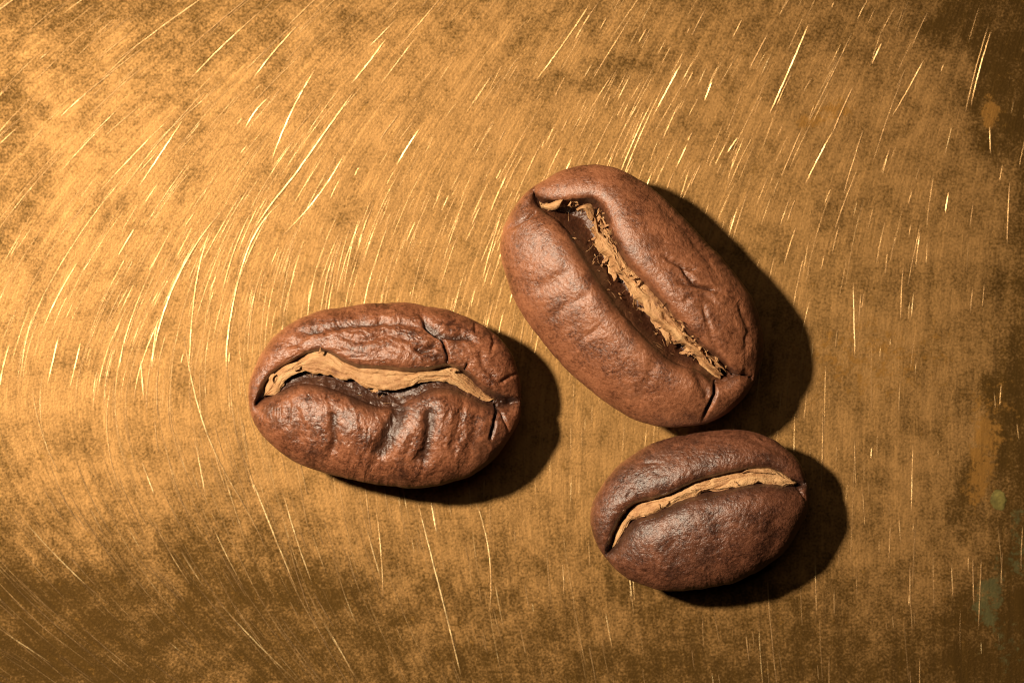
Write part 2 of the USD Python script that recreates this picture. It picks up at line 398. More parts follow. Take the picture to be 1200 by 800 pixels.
sv[:, 2] += 0.012 * (fbm(n3(sv[:, :2], 0.12, 0.12, 7), 3, 7) - 0.5) + 0.002
sm_ = usdkit.mesh(stage, "/World/brass_plate/scratches", (sv * MM, sf), SCRATCH, smooth=True)
primvar(sm_, "shine", np.concatenate(shine))
tag(sm_.GetPrim(), kind="stuff")

# a small raised fleck of yellow-green crust near the right edge
sp = trimesh.creation.icosphere(4, 1.0)
w_ = sp.vertices * [0.27, 0.36, 0.05]
w_ *= (0.7 + 0.6 * fbm(sp.vertices * 1.7 + 9, 3, 4))[:, None]
fx, fy = P(1170, 586)
usdkit.mesh(stage, "/World/brass_plate/verdigris_fleck", ((w_ + [fx, fy, 0.0]) * MM, sp.faces), CRUST, smooth=True)

# ------------------------------------------------------------------ coffee beans
N = 560
PAR = 0.988       # points about 3 mm above the plate appear this much farther out


def zoomed(ox, oy, s):
    return lambda pts: P(ox + np.array(pts, float)[:, 0] / s, oy + np.array(pts, float)[:, 1] / s) * PAR


def disc_grid(n):
    """concentric square-to-disc map: (n*n, 2) points of the unit disc"""
    a, b = np.meshgrid(np.linspace(-1, 1, n), np.linspace(-1, 1, n))
    a, b = a.ravel(), b.ravel()
    big = np.abs(a) > np.abs(b)
    r = np.where(big, a, b)
    with np.errstate(divide="ignore", invalid="ignore"):
        ph = np.where(big, np.pi / 4 * np.where(a == 0, 0, b / np.where(a == 0, 1, a)), np.pi / 2 - np.pi / 4 * np.where(b == 0, 0, a / np.where(b == 0, 1, b)))
    return np.abs(r), ph + np.where(r < 0, np.pi, 0)


class Bean:
    """a roasted bean lying on its rounded back with the flat, furrowed side up"""

    def __init__(self, T, outline, upper, lower, H, zeq, seed, axis, burnt=0.5):
        self.burnt = burnt
        self.T, self.seed, self.H, self.zeq = T, seed, H, zeq
        self.out = curve(T(outline), 360, 0.0012, closed=True)
        self.c = self.out.mean(0)
        d = self.out - self.c
        self.th, self.R = np.arctan2(d[:, 1], d[:, 0]), np.hypot(d[:, 0], d[:, 1])
        o = np.argsort(self.th)
        self.th, self.R = self.th[o], self.R[o]
        self.up, self.lo = curve(T(upper), 70, 0.0002), curve(T(lower), 70, 0.0002)
        self.poly = np.vstack([self.up, self.lo[::-1]])
        self.ax = np.array([math.cos(math.radians(axis)), math.sin(math.radians(axis))])
        self.strokes = []

    def rad(self, t):
        t = (t + np.pi) % (2 * np.pi) - np.pi
        r = np.interp(t, self.th, self.R, period=2 * np.pi)
        c, s = np.cos(t), np.sin(t)
        return r + 0.13 * (fbm(np.stack([c * 5, s * 5, 0 * t + self.seed], -1), 5, self.seed) - 0.5)

    def build(self, wrinkles, au, wu, al, wl, depth, w_in, dome=(2.15, 0.60)):
        rr, ph = disc_grid(N)
        rho = np.sin(rr * np.pi / 2) * 0.55 + rr * 0.45
        ph = ph % (2 * np.pi)
        R = self.rad(ph)
        p = self.c + (rho * R)[:, None] * np.stack([np.cos(ph), np.sin(ph)], -1)
        self.rho = rho
        dome_h = np.power(np.clip(1 - rho ** dome[0], 0, 1), dome[1])
        z = self.H * dome_h
        # wrinkles, along the surface's own direction
        a, b = (p - self.c) @ self.ax, (p - self.c) @ np.array([-self.ax[1], self.ax[0]])
        fade = 1 - rho ** 10
        dz = wrinkles(self, p, a, b)
        pj = p + 0.22 * np.column_stack([fbm(n3(p, 1.8, 1.8, self.seed + 1), 4, 1) - 0.5, fbm(n3(p, 1.8, 1.8, self.seed + 2), 4, 5) - 0.5])
        for line, sig, dep in self.strokes:
            d, t = seg_dist(pj, line)
            sg = sig * (0.75 + 0.5 * fbm(n3(p, 1.5, 1.5, self.seed + 5), 3, 2))
            dz -= dep * np.exp(-(d / sg) ** 2) * np.clip(6 * np.minimum(t, 1 - t) + 0.35, 0, 1)
        # the furrow
        jit = 0.07 * (fbm(n3(p, 3.0, 3.0, self.seed), 4, 3) - 0.5)
        du, tu = seg_dist(p, self.up)
        dl, tl = seg_dist(p, self.lo)
        ins = inside(p, self.poly)
        sd = np.where(ins, -np.minimum(du, dl), np.minimum(du, dl)) + jit * 0.6
        wt = dl / (du + dl + 1e-9)                                        # 1 at the upper lip
        wt = np.clip(sstep(wt, 0.1, 0.9), 0, 1)
        A = wt * au + (1 - wt) * al
        W = wt * wu + (1 - wt) * wl
        t = np.clip(sd / W, 0, 1)
        lip = A * (1 - np.sqrt(np.clip(1 - (1 - t) ** 2, 0, 1)))
        dd = np.clip(-sd, 0, None)
        wi = wt * w_in[0] + (1 - wt) * w_in[1]
        hole = depth * (1 - np.exp(-(dd / wi) ** 1.3)) * np.where(ins | (sd < 0), 1, 0)
        rough_in = np.where(sd < 0.05, 0.16 * (fbm(n3(p, 5, 5, self.seed + 9), 4, 9) - 0.5), 0)
        edge = sstep(1 - rho, 0.0, 0.10)
        z = z - np.where(sd > 0, lip, A) * (0.35 + 0.65 * edge) - (hole - rough_in) * (0.25 + 0.75 * edge)
        # push the wrinkles out along the smooth surface's normal
        g = p.reshape(N, N, 2)
        zz = (self.H * dome_h).reshape(N, N)
        pu, pv = np.gradient(g, axis=1), np.gradient(g, axis=0)
        zu, zv = np.gradient(zz, axis=1), np.gradient(zz, axis=0)
        nrm = np.cross(np.dstack([pu, zu]), np.dstack([pv, zv])).reshape(-1, 3)
        nrm /= np.linalg.norm(nrm, axis=1, keepdims=True) + 1e-12
        dz = dz * fade
        top = np.column_stack([p, z]) + nrm * dz[:, None]
        top[:, 2] += self.zeq
        self.top, self.ztop = top, top[:, 2]
        # charred tissue inside the furrow
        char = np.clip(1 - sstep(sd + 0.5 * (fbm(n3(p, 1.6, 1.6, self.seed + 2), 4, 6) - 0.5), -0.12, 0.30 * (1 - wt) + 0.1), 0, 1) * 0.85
        char = np.maximum(char, self.burnt * sstep(ridged(p, 2.5, 2.5, self.seed + 40, 5) * fbm(n3(p, 0.8, 0.8, self.seed), 3, 9) + 0.5 * (fbm(n3(p, 7, 7, 4), 3, 4) - 0.5), 0.46, 0.66))
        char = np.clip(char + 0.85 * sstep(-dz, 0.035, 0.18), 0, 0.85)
        # underside: rounded back
        idx = np.arange(N * N).reshape(N, N)
        ring = np.concatenate([idx[0, :], idx[1:, -1], idx[-1, -2::-1], idx[-2:0, 0]])
        verts, faces = [top], []
        i = idx[:-1, :-1].ravel()
        faces.append(np.stack([i, i + 1, i + N + 1], -1)), faces.append(np.stack([i, i + N + 1, i + N], -1))
        base, prev = top[ring], ring
        M, count = len(ring), N * N
        kk, k2 = np.arange(M), (np.arange(M) + 1) % M
        for q in range(1, 27):
            ang = q / 27 * np.pi / 2
            s, dn = math.cos(ang) ** 0.9, math.sin(ang)
            w = np.column_stack([self.c + (base[:, :2] - self.c) * s, base[:, 2] * (1 - s) * 0 + self.zeq * (1 - dn ** 1.0) + (base[:, 2] - self.zeq) * s])
            w[:, 2] += 0.10 * s * (1 - s) * (fbm(np.column_stack([w * 1.3]), 3, self.seed) - 0.5)
            verts.append(w)
            cur = count + kk
            faces.append(np.stack([prev[kk], cur[kk], cur[k2]], -1)), faces.append(np.stack([prev[kk], cur[k2], prev[k2]], -1))
            prev, count = cur, count + M
        verts.append(np.array([[self.c[0], self.c[1], 0.0]]))
        faces.append(np.stack([prev[kk], np.full(M, count), prev[k2]], -1))
        v, f = np.vstack(verts), np.vstack(faces)
        # wind the faces outwards
        m = trimesh.Trimesh(v, f, process=False)
        if m.volume < 0:
            f = f[:, ::-1]
        v[:, 2] -= v[:, 2].min() - 0.004
        return v, f, np.concatenate([char, np.zeros(len(v) - N * N)])

    def height(self, q):
        from scipy.spatial import cKDTree
        if not hasattr(self, "tree"):
            self.tree = cKDTree(self.top[:, :2])
        return self.ztop[self.tree.query(q)[1]]


def skin_strip(bean, up, lo, zrel, nu=260, nv=40, rag=(0.06, 0.08), wave=0.06, seed=1, arch=0.12, slant=0.0, thick=0.03, taper=0.0):
    """the torn papery silverskin lying in the furrow: a closed, crumpled, ragged ribbon"""
    U, Lw = curve(bean.T(up), nu, 0.0001), curve(bean.T(lo), nu, 0.0001)
    u = np.linspace(0, 1, nu)
    ln = np.linalg.norm(np.diff((U + Lw) / 2, axis=0), axis=1).sum()
    s = u * ln

    def ragged(k, amp):
        a = fbm(np.stack([s * 2.5, 0 * s + k, 0 * s], -1), 5, seed + k) - 0.5
        tear = np.clip(noise(np.stack([s * 1.7, 0 * s + k, 0 * s + 5], -1), seed + k) - 0.72, 0, 1) * 3
        return amp * (1.6 * a - tear)

    D = Lw - U
    wd = np.linalg.norm(D, axis=1, keepdims=True) + 1e-9
    U, Lw = U - D / wd * ragged(3, rag[0])[:, None], Lw + D / wd * ragged(8, rag[1])[:, None]
    if taper:
        k_ = np.clip(np.minimum(u, 1 - u) / taper, 0, 1) ** 0.7
        k_ = k_ * (0.75 + 0.5 * fbm(np.stack([s * 3, 0 * s + 2, 0 * s], -1), 3, seed + 9))
        mid = U + (Lw - U) * (0.25 + 0.5 * noise(np.stack([s * 0.8, 0 * s, 0 * s], -1), seed)[:, None])
        U, Lw = mid + (U - mid) * np.minimum(k_, 1.1)[:, None], mid + (Lw - mid) * np.minimum(k_, 1.1)[:, None]
    t = np.linspace(0, 1, nv)
    G = U[:, None] * (1 - t)[None, :, None] + Lw[:, None] * t[None, :, None]
    zb = zrel(u)[:, None] + arch * (1 - (2 * t - 1) ** 2)[None] * 1.0 + slant * (t - 0.5)[None]
    q = np.stack([np.repeat(s[:, None], nv, 1), np.repeat(t[None] * wd.mean(), nu, 0)], -1).reshape(-1, 2)
    cr = fbm(n3(q, 1.3, 5.0, seed), 4, seed) - 0.5
    qw = q + 0.25 * np.column_stack([fbm(n3(q, 1.2, 1.2, 5), 3, seed), fbm(n3(q, 1.2, 1.2, 7), 3, seed + 1)])
    fib = (1 - np.abs(2 * fbm(n3(qw, 0.8, 7.0, seed + 2), 4, seed + 2) - 1)) - 0.7
    fib = fib * sstep(fbm(n3(q, 1.5, 2.0, 9), 3, seed + 5), 0.35, 0.65)
    fine = fbm(n3(q, 9, 14, seed + 4), 3, seed + 4) - 0.5
    zb = zb + (wave * 2.2 * cr + wave * 0.7 * fib + 0.03 * fine).reshape(nu, nv)
    G = G + (0.05 * (fbm(n3(q, 3, 3, seed + 6), 3, seed) - 0.5)).reshape(nu, nv, 1) * np.array([0.5, 1.0])
    top = np.dstack([G, zb]).reshape(-1, 3)
    bot = top - [0, 0, thick]
    n = len(top)
    i = (np.arange(nu - 1)[:, None] * nv + np.arange(nv - 1)[None]).ravel()
    f1 = np.concatenate([np.stack([i, i + 1, i + nv + 1], -1), np.stack([i, i + nv + 1, i + nv], -1)])
    g = np.arange(n).reshape(nu, nv)
    rim = np.concatenate([g[0, :], g[1:, -1], g[-1, -2::-1], g[-2:0, 0]])
    r2 = np.roll(rim, -1)
    side = np.concatenate([np.stack([rim, rim + n, r2 + n], -1), np.stack([rim, r2 + n, r2], -1)])
    f = np.concatenate([f1, f1[:, ::-1] + n, side])
    m = trimesh.Trimesh(np.vstack([top, bot]), f, process=False)
    if m.volume < 0:
        f = f[:, ::-1]
    tone = np.clip(0.55 + 2.2 * (fbm(n3(q, 0.9, 2.5, 13), 3, seed + 7) - 0.5) + 0.9 * fib + 0.9 * cr + 0.5 * fine, 0, 1)
    return m.vertices.view(np.ndarray), f, np.concatenate([tone, tone])


def flake(c, z, size, ang, rng):
    """a small torn curl of silverskin"""
    nu, nv = 9, 5
    u, t = np.meshgrid(np.linspace(-1, 1, nu), np.linspace(-1, 1, nv), indexing="ij")
    l, w = size * rng.uniform(0.8, 1.5), size * rng.uniform(0.25, 0.5)
    xx = l * u + 0.15 * size * rng.normal(size=u.shape) * 0.6
    yy = w * t * (1 - 0.6 * np.abs(u) ** 2) + 0.3 * size * rng.uniform(-1, 1) * u ** 2 + 0.08 * size * rng.normal(size=u.shape)
    zz = z + size * (rng.uniform(-0.6, 0.8) * u ** 2 + rng.uniform(-0.4, 0.4) * u + 0.4 * rng.uniform(-1, 1) * t) + 0.08 * size * rng.normal(size=u.shape)
    ca, sa = math.cos(ang), math.sin(ang)
    top = np.stack([c[0] + ca * xx - sa * yy, c[1] + sa * xx + ca * yy, zz], -1).reshape(-1, 3)
    n = len(top)
    i = (np.arange(nu - 1)[:, None] * nv + np.arange(nv - 1)[None]).ravel()
    f1 = np.concatenate([np.stack([i, i + 1, i + nv + 1], -1), np.stack([i, i + nv + 1, i + nv], -1)])
    g = np.arange(n).reshape(nu, nv)
    rim = np.concatenate([g[0, :], g[1:, -1], g[-1, -2::-1], g[-2:0, 0]])
    r2 = np.roll(rim, -1)
    return np.vstack([top, top - [0, 0, 0.02]]), np.concatenate([f1[:, ::-1], f1 + n, np.stack([rim, r2 + n, rim + n], -1), np.stack([rim, r2, r2 + n], -1)])


def fibre(c, z, length, ang, rng, r=0.008):
    """a loose thread of silverskin"""
    n = 7
    u = np.linspace(0, 1, n)
    b = rng.normal(0, 0.7)
    a = ang + b * u
    pts = np.cumsum(np.stack([np.cos(a), np.sin(a)], -1) * length / n, 0) + c
    zz = z + length * (rng.uniform(-0.1, 0.5) * u + rng.uniform(-0.3, 0.5) * u * (1 - u))
    k = 4
    an = np.arange(k) * 2 * np.pi / k
    off_ = np.stack([np.cos(an), np.sin(an)], -1)
    vs_ = []
    for j in range(n):
        nn = np.array([-math.sin(a[j]), math.cos(a[j]), 0])
        rj = r * (1 - 0.6 * u[j])
        vs_.append(np.array([pts[j, 0], pts[j, 1], zz[j]]) + rj * (off_[:, :1] * nn + off_[:, 1:] * np.array([0, 0, 1])))
    q = np.arange(n - 1)[:, None] * k + np.arange(k)[None]
    q2 = np.arange(n - 1)[:, None] * k + (np.arange(k)[None] + 1) % k
    return np.vstack(vs_), np.concatenate([np.stack([q, q2, q2 + k], -1).reshape(-1, 3), np.stack([q, q2 + k, q + k], -1).reshape(-1, 3)])


def join(parts):
    o, a, b, c = 0, [], [], []
    for k, (v, f, *t) in enumerate(parts):
        a.append(v), b.append(f + o), c.append(t[0] if t else np.full(len(v), 0.25 + 0.6 * ((k * 0.618) % 1)))
        o += len(v)
    return np.vstack(a), np.vstack(b), np.concatenate(c)


def scatter_bits(bean, line, n_flake, n_fib, spread, zoff, rng, sizes=(0.06, 0.16)):
    bits = []
    line = curve(bean.T(line), 120)
    for k in range(n_flake + n_fib):
        c = line[rng.integers(0, 120)] + rng.normal(0, spread, 2)
        if not inside(c[None], bean.poly)[0]:
            continue
        zf = bean.height(c[None])[0]
        if k < n_flake:
            bits.append(flake(c, zf + rng.uniform(*zoff), rng.uniform(*sizes), rng.uniform(0, 6.28), rng))
        else:
            bits.append(fibre(c, zf + rng.uniform(0, 0.06), rng.uniform(0.15, 0.5), rng.uniform(0, 6.28), rng))
    return bits


GROUP = None


def finish(n, bean, body, char, mat, skin, label):
    path = "/World/coffee_bean" + ("" if n == 0 else f"_{n:03d}")
    x = UsdGeom.Xform.Define(stage, path)
    base = np.array([bean.c[0], bean.c[1], 0.0])
    x.AddTranslateOp().Set(Gf.Vec3d(*(base * MM)))
    tag(x.GetPrim(), label, "coffee bean")
    m = usdkit.mesh(stage, path + "/body", ((body[0] - base) * MM, body[1]), mat, smooth=True)
    primvar(m, "char", char)
    m = usdkit.mesh(stage, path + "/silverskin", ((skin[0] - base) * MM, skin[1]), SKIN, smooth=True)
    primvar(m, "tone", skin[2])


def stroke(bean, pts, sig, dep):
    p = bean.T(pts)
    bean.strokes.append((curve(p, 24) if len(p) > 2 else p, sig, dep))


def warp(a, b, s, k=0.35):
    q = np.column_stack([a, b])
    return np.column_stack([a + k * (fbm(n3(q, 1.1, 1.1, s), 3, s) - 0.5) * 2, b + k * (fbm(n3(q, 1.1, 1.1, s + 3), 3, s + 3) - 0.5) * 2])


def pebble(q, amp, seed):
    return 1.7 * amp * (fbm(n3(q, 3.6, 4.4, seed), 5, seed) - 0.5) + 0.5 * amp * (fbm(n3(q, 11, 13, seed + 1), 3, seed) - 0.5)


# ---- left bean
Ta = zoomed(270, 330, 2.9625)
A = Bean(Ta, [(65, 370), (75, 300), (110, 240), (160, 180), (230, 130), (310, 97), (400, 88), (500, 80), (620, 75), (720, 85), (800, 120), (870, 150), (930, 185), (970, 230), (990, 280), (1003, 340), (1010, 410),
              (1003, 470), (985, 520), (950, 580), (900, 630), (850, 665), (780, 695), (660, 718), (560, 708), (460, 697), (370, 680), (290, 650), (220, 625), (150, 575), (95, 530), (72, 470), (66, 420)],
         [(84, 418), (108, 370), (138, 322), (218, 272), (312, 236), (360, 254), (430, 285), (520, 295), (620, 302), (700, 298), (755, 284), (800, 300), (850, 335), (900, 378), (940, 396), (1004, 400)],
         [(90, 424), (116, 405), (170, 386), (205, 362), (260, 356), (330, 366), (420, 398), (500, 428), (580, 432), (640, 400), (700, 372), (760, 370), (820, 398), (880, 424), (930, 432), (1004, 418)],
         H=1.75, zeq=2.2, seed=3, axis=-4, burnt=0.45)
for pts, sg, dp in [([(755, 290), (752, 240), (738, 205), (700, 175), (670, 140)], 0.065, 0.19), ([(915, 425), (920, 480), (912, 515), (903, 545)], 0.055, 0.30), ([(925, 440), (950, 480), (968, 520)], 0.06, 0.14),
                    ([(350, 445), (358, 530), (350, 600)], 0.20, 0.15), ([(590, 430), (575, 480), (545, 550), (510, 610)], 0.34, 0.30), ([(700, 430), (692, 520), (676, 600), (660, 640)], 0.24, 0.20),
                    ([(240, 430), (235, 500), (240, 560)], 0.16, 0.07), ([(790, 440), (790, 520), (770, 580)], 0.22, 0.10), ([(850, 460), (845, 540), (815, 600)], 0.2, 0.08),
                    ([(250, 165), (330, 160), (420, 150), (500, 145), (600, 150), (660, 165)], 0.14, 0.15), ([(390, 190), (470, 205), (540, 190), (620, 205)], 0.11, 0.12), ([(640, 225), (690, 235), (720, 215)], 0.12, 0.17),
                    ([(660, 110), (690, 150), (740, 185), (800, 190), (850, 215)], 0.13, 0.22), ([(845, 140), (848, 175)], 0.07, 0.12), ([(905, 175), (915, 210), (905, 240)], 0.07, 0.12), ([(815, 300), (822, 280)], 0.05, 0.15),
                    ([(940, 345), (970, 332), (1000, 318)], 0.07, 0.16), ([(870, 235), (880, 290), (920, 330)], 0.12, 0.08), ([(180, 430), (178, 480)], 0.06, 0.05), ([(210, 425), (205, 490)], 0.05, 0.05),
                    ([(400, 110), (405, 90)], 0.06, 0.08), ([(300, 140), (270, 180), (200, 220)], 0.12, 0.07)]:
    stroke(A, pts, sg, dp)


def wr_a(s, p, a, b):
    w = warp(a, b, 11)
    upper = sstep(b, 0.2, 1.0)
    d = upper * 0.17 * (ridged(w, 0.55, 1.5, 21) - 0.75) + upper * 0.10 * (ridged(w, 1.5, 3.0, 22) - 0.7) + upper * 0.05 * (ridged(w, 3.4, 5.0, 28) - 0.7)
    d += (1 - upper) * (0.15 * (ridged(w, 1.15, 0.35, 23) - 0.7) + 0.085 * (ridged(w, 2.6, 1.4, 24) - 0.7))
    left = sstep(-a, 2.2, 3.6) * (1 - upper)
    d += left * 0.06 * (ridged(w, 3.4, 1.0, 26) - 0.6)
    return d + pebble(w, 0.035, 25)


va, fa, ca = A.build(wr_a, au=0.42, wu=0.75, al=0.85, wl=1.5, depth=0.60, w_in=(0.12, 0.5))
zlip = lambda b, pts: b.height(curve(b.T(pts), 80, 0.0002))
sk_up = [(113, 398), (128, 350), (145, 318), (200, 288), (255, 262), (310, 240), (360, 255), (430, 286), (520, 296), (620, 303), (700, 298), (760, 292), (800, 312), (840, 346), (880, 376), (920, 404)]
sk_lo = [(120, 402), (150, 388), (178, 376), (195, 345), (215, 328), (300, 322), (360, 335), (430, 352), (470, 370), (520, 387), (560, 380), (620, 363), (690, 352), (750, 350), (800, 378), (860, 408), (918, 420)]
U = np.linspace(0, 1, 7)
UA, LA = curve(np.array(sk_up, float), 16), curve(np.array(sk_lo, float), 16)
LA = UA + (LA - UA) * 0.94
ska = skin_strip(A, UA, LA, lambda u: -0.27 + np.interp(u, U, [2.55, 3.05, 3.30, 3.38, 3.35, 3.05, 2.55]), seed=4, rag=(0.07, 0.12), slant=0.08, wave=0.11, taper=0.04)
ZA = lambda dz, a, b: (lambda u: dz - 0.27 + np.interp(a + u * (b - a), U, [2.55, 3.05, 3.30, 3.38, 3.35, 3.05, 2.55]))
ska = join([ska] + [skin_strip(A, UA[i:j] * (1 - p) + LA[i:j] * p, UA[i:j] * (1 - q) + LA[i:j] * q, ZA(dz, i / 15, (j - 1) / 15), nu=160, nv=24, seed=sd, rag=(0.09, 0.10), wave=0.09, arch=0.05, slant=sl, taper=0.25)
                    for i, j, p, q, dz, sd, sl in [(2, 11, -0.02, 0.42, 0.05, 31, 0.1), (6, 15, 0.45, 0.98, 0.05, 32, -0.05), (11, 16, 0.0, 0.6, 0.07, 33, 0.1), (0, 5, 0.2, 0.9, 0.05, 34, 0.0)]])
rng = np.random.default_rng(11)
bits = scatter_bits(A, [(260, 350), (400, 385), (520, 410), (600, 400), (700, 375)], 0, 26, 0.16, (0.02, 0.1), rng)
bits += [flake(A.T([(x_, y_)])[0], z_, s_, a_, rng) for x_, y_, z_, s_, a_ in [(312, 240, 3.35, 0.09, 1.2), (775, 305, 3.2, 0.11, 0.2), (140, 330, 2.8, 0.12, 1.0), (230, 300, 3.1, 0.1, 0.5), (500, 378, 3.25, 0.14, 0.1)]]
ska = join([ska] + bits)
ska = (ska[0], ska[1], ska[2] * 0.84)
MAT_A = bean_material("roasted_bean_a", (0.270, 0.094, 0.040), (0.165, 0.052, 0.021), (0.048, 0.0145, 0.0065), 0.36, 0)
finish(0, A, (va, fa), ca, MAT_A, ska, "wrinkled coffee bean left of the others, with a wide smooth tan strip in its crease")

# ---- large bean
Tb = zoomed(560, 170, 2.285)
B = Bean(Tb, [(60, 280), (62, 240), (75, 195), (100, 155), (150, 110), (200, 75), (250, 57), (310, 50), (370, 60), (430, 90), (500, 150), (560, 200), (620, 265), (686, 342), (733, 407), (760, 478), (768, 540), (755, 602),
              (733, 654), (685, 704), (622, 738), (560, 755), (500, 758), (440, 740), (380, 710), (310, 660), (240, 600), (170, 530), (120, 450), (85, 370)],
         [(148, 122), (165, 138), (200, 150), (240, 148), (290, 146), (325, 152), (345, 185), (362, 240), (392, 295), (430, 345), (480, 400), (540, 468), (600, 535), (645, 568), (678, 600), (734, 618)],
         [(150, 132), (165, 168), (210, 200), (250, 245), (280, 300), (320, 360), (365, 425), (420, 490), (480, 550), (540, 590), (590, 605), (620, 628), (640, 640), (668, 628), (690, 618), (734, 626)],
         H=1.95, zeq=2.55, seed=8, axis=-47, burnt=0.35)
for pts, sg, dp in [([(632, 635), (634, 660), (622, 695), (606, 735)], 0.07, 0.36), ([(150, 125), (152, 115), (140, 100)], 0.09, 0.2), ([(70, 230), (110, 205), (160, 178)], 0.07, 0.10), ([(120, 200), (155, 175)], 0.05, 0.08),
                    ([(550, 330), (590, 375), (640, 385)], 0.10, 0.12), ([(530, 370), (600, 380), (660, 400)], 0.08, 0.07), ([(500, 300), (545, 325), (590, 330)], 0.10, 0.09), ([(545, 425), (600, 400), (640, 430)], 0.12, 0.06),
                    ([(240, 330), (200, 370), (150, 390)], 0.22, 0.07), ([(300, 400), (240, 430), (190, 470)], 0.16, 0.05), ([(330, 480), (280, 520)], 0.14, 0.04), ([(470, 570), (450, 640)], 0.2, 0.05),
                    ([(575, 600), (600, 640), (612, 680)], 0.12, 0.12), ([(600, 430), (620, 500), (650, 560)], 0.10, 0.06), ([(440, 110), (520, 190), (580, 260), (640, 350)], 0.12, 0.05), ([(700, 420), (720, 500), (715, 560)], 0.10, 0.06)]:
    stroke(B, pts, sg, dp)


def wr_b(s, p, a, b):
    w = warp(a, b, 31)
    upper = sstep(b, -0.2, 0.8)
    rough = upper * sstep(a, -2.0, 2.5)
    d = rough * (0.11 * (ridged(w, 0.7, 1.0, 41) - 0.75) + 0.04 * (ridged(w, 2.0, 2.6, 42) - 0.7))
    d += (1 - upper) * (0.055 * (ridged(w, 0.8, 0.3, 43) - 0.7) + 0.02 * (ridged(w, 2.2, 0.8, 44) - 0.7))
    return d + pebble(w, 0.026, 45)


vb, fb, cb = B.build(wr_b, au=0.5, wu=0.85, al=0.65, wl=0.95, depth=1.05, w_in=(0.16, 0.42))
UB = [(300, 172), (330, 184), (352, 228), (372, 262), (395, 308), (430, 350), (470, 385), (515, 445), (560, 500), (610, 545), (645, 575), (672, 604)]
LB = [(294, 200), (314, 236), (322, 284), (350, 322), (372, 352), (400, 377), (425, 420), (455, 462), (520, 522), (575, 565), (605, 600), (640, 634)]


def between(a, b, f0, f1, i0, i1):
    a, b = np.array(a, float), np.array(b, float)
    return (a + (b - a) * f0)[i0:i1], (a + (b - a) * f1)[i0:i1]


ZB = lambda dz, i0=0.0, i1=1.0: (lambda u: dz - 0.2 + np.interp(i0 + u * (i1 - i0), U, [3.1, 3.5, 3.62, 3.66, 3.66, 3.5, 3.1]))
skb = [skin_strip(B, *between(UB, LB, 0.0, 1.0, 0, 12), ZB(-0.14), seed=14, taper=0.06, rag=(0.12, 0.22), wave=0.17, arch=0.1, slant=-0.25),
       skin_strip(B, *between(UB, LB, -0.05, 0.5, 1, 12), ZB(0.02, 0.09, 1), seed=17, taper=0.2, rag=(0.12, 0.20), wave=0.15, arch=0.16, slant=0.05),
       skin_strip(B, *between(UB, LB, 0.35, 0.95, 0, 8), ZB(0.0, 0, 0.64), nu=180, seed=18, taper=0.2, rag=(0.18, 0.20), wave=0.16, arch=0.14, slant=-0.2),
       skin_strip(B, *between(UB, LB, 0.3, 0.85, 5, 12), ZB(0.03, 0.45, 1), nu=160, seed=19, taper=0.2, rag=(0.18, 0.16), wave=0.15, arch=0.15, slant=-0.1),
       skin_strip(B, [(163, 148), (185, 158), (210, 150), (228, 146)], [(170, 168), (190, 172), (215, 168), (224, 152)], lambda u: np.interp(u, U, [2.75, 2.85, 2.95, 3.05, 3.15, 3.2, 3.25]), nu=60, nv=16, seed=15, rag=(0.05, 0.05), wave=0.1),
       skin_strip(B, [(262, 172), (282, 160), (300, 158), (312, 176)], [(270, 180), (286, 176), (296, 198), (306, 206)], lambda u: np.interp(u, U, [3.15, 3.25, 3.3, 3.3, 3.25, 3.2, 3.15]), nu=60, nv=16, seed=16, rag=(0.05, 0.06), wave=0.1)]
rng = np.random.default_rng(21)
UBd, LBd = curve(B.T(UB), 80), curve(B.T(LB), 80)
for _ in range(70):
    k_, t_ = rng.integers(1, 79), rng.uniform(-0.05, 1.15)
    skb.append(flake(UBd[k_] * (1 - t_) + LBd[k_] * t_, ZB(0.12)(k_ / 79) - 0.25 * t_ + rng.uniform(-0.05, 0.08), rng.uniform(0.06, 0.19), rng.uniform(0, 6.28), rng))
skb += scatter_bits(B, [(310, 180), (345, 240), (375, 300), (420, 370), (480, 430), (560, 510), (640, 590)], 46, 14, 0.13, (0.35, 0.62), rng, (0.05, 0.13))
skb += scatter_bits(B, [(240, 190), (300, 270), (340, 350), (400, 430), (460, 500), (540, 570)], 14, 50, 0.22, (0.02, 0.1), rng, (0.03, 0.07))
skb += scatter_bits(B, [(175, 160), (230, 165), (300, 165), (330, 190)], 14, 18, 0.08, (0.2, 0.5), rng, (0.05, 0.11))
skb = join(skb)
skb = (skb[0], skb[1], skb[2] * 0.75)
MAT_B = bean_material("roasted_bean_b", (0.272, 0.096, 0.040), (0.185, 0.061, 0.024), (0.072, 0.022, 0.009), 0.40, 1, (0.045, 0.0125, 0.004))
finish(1, B, (vb, fb), cb, MAT_B, skb, "largest coffee bean, its deep open crease holding ragged torn tan flakes")

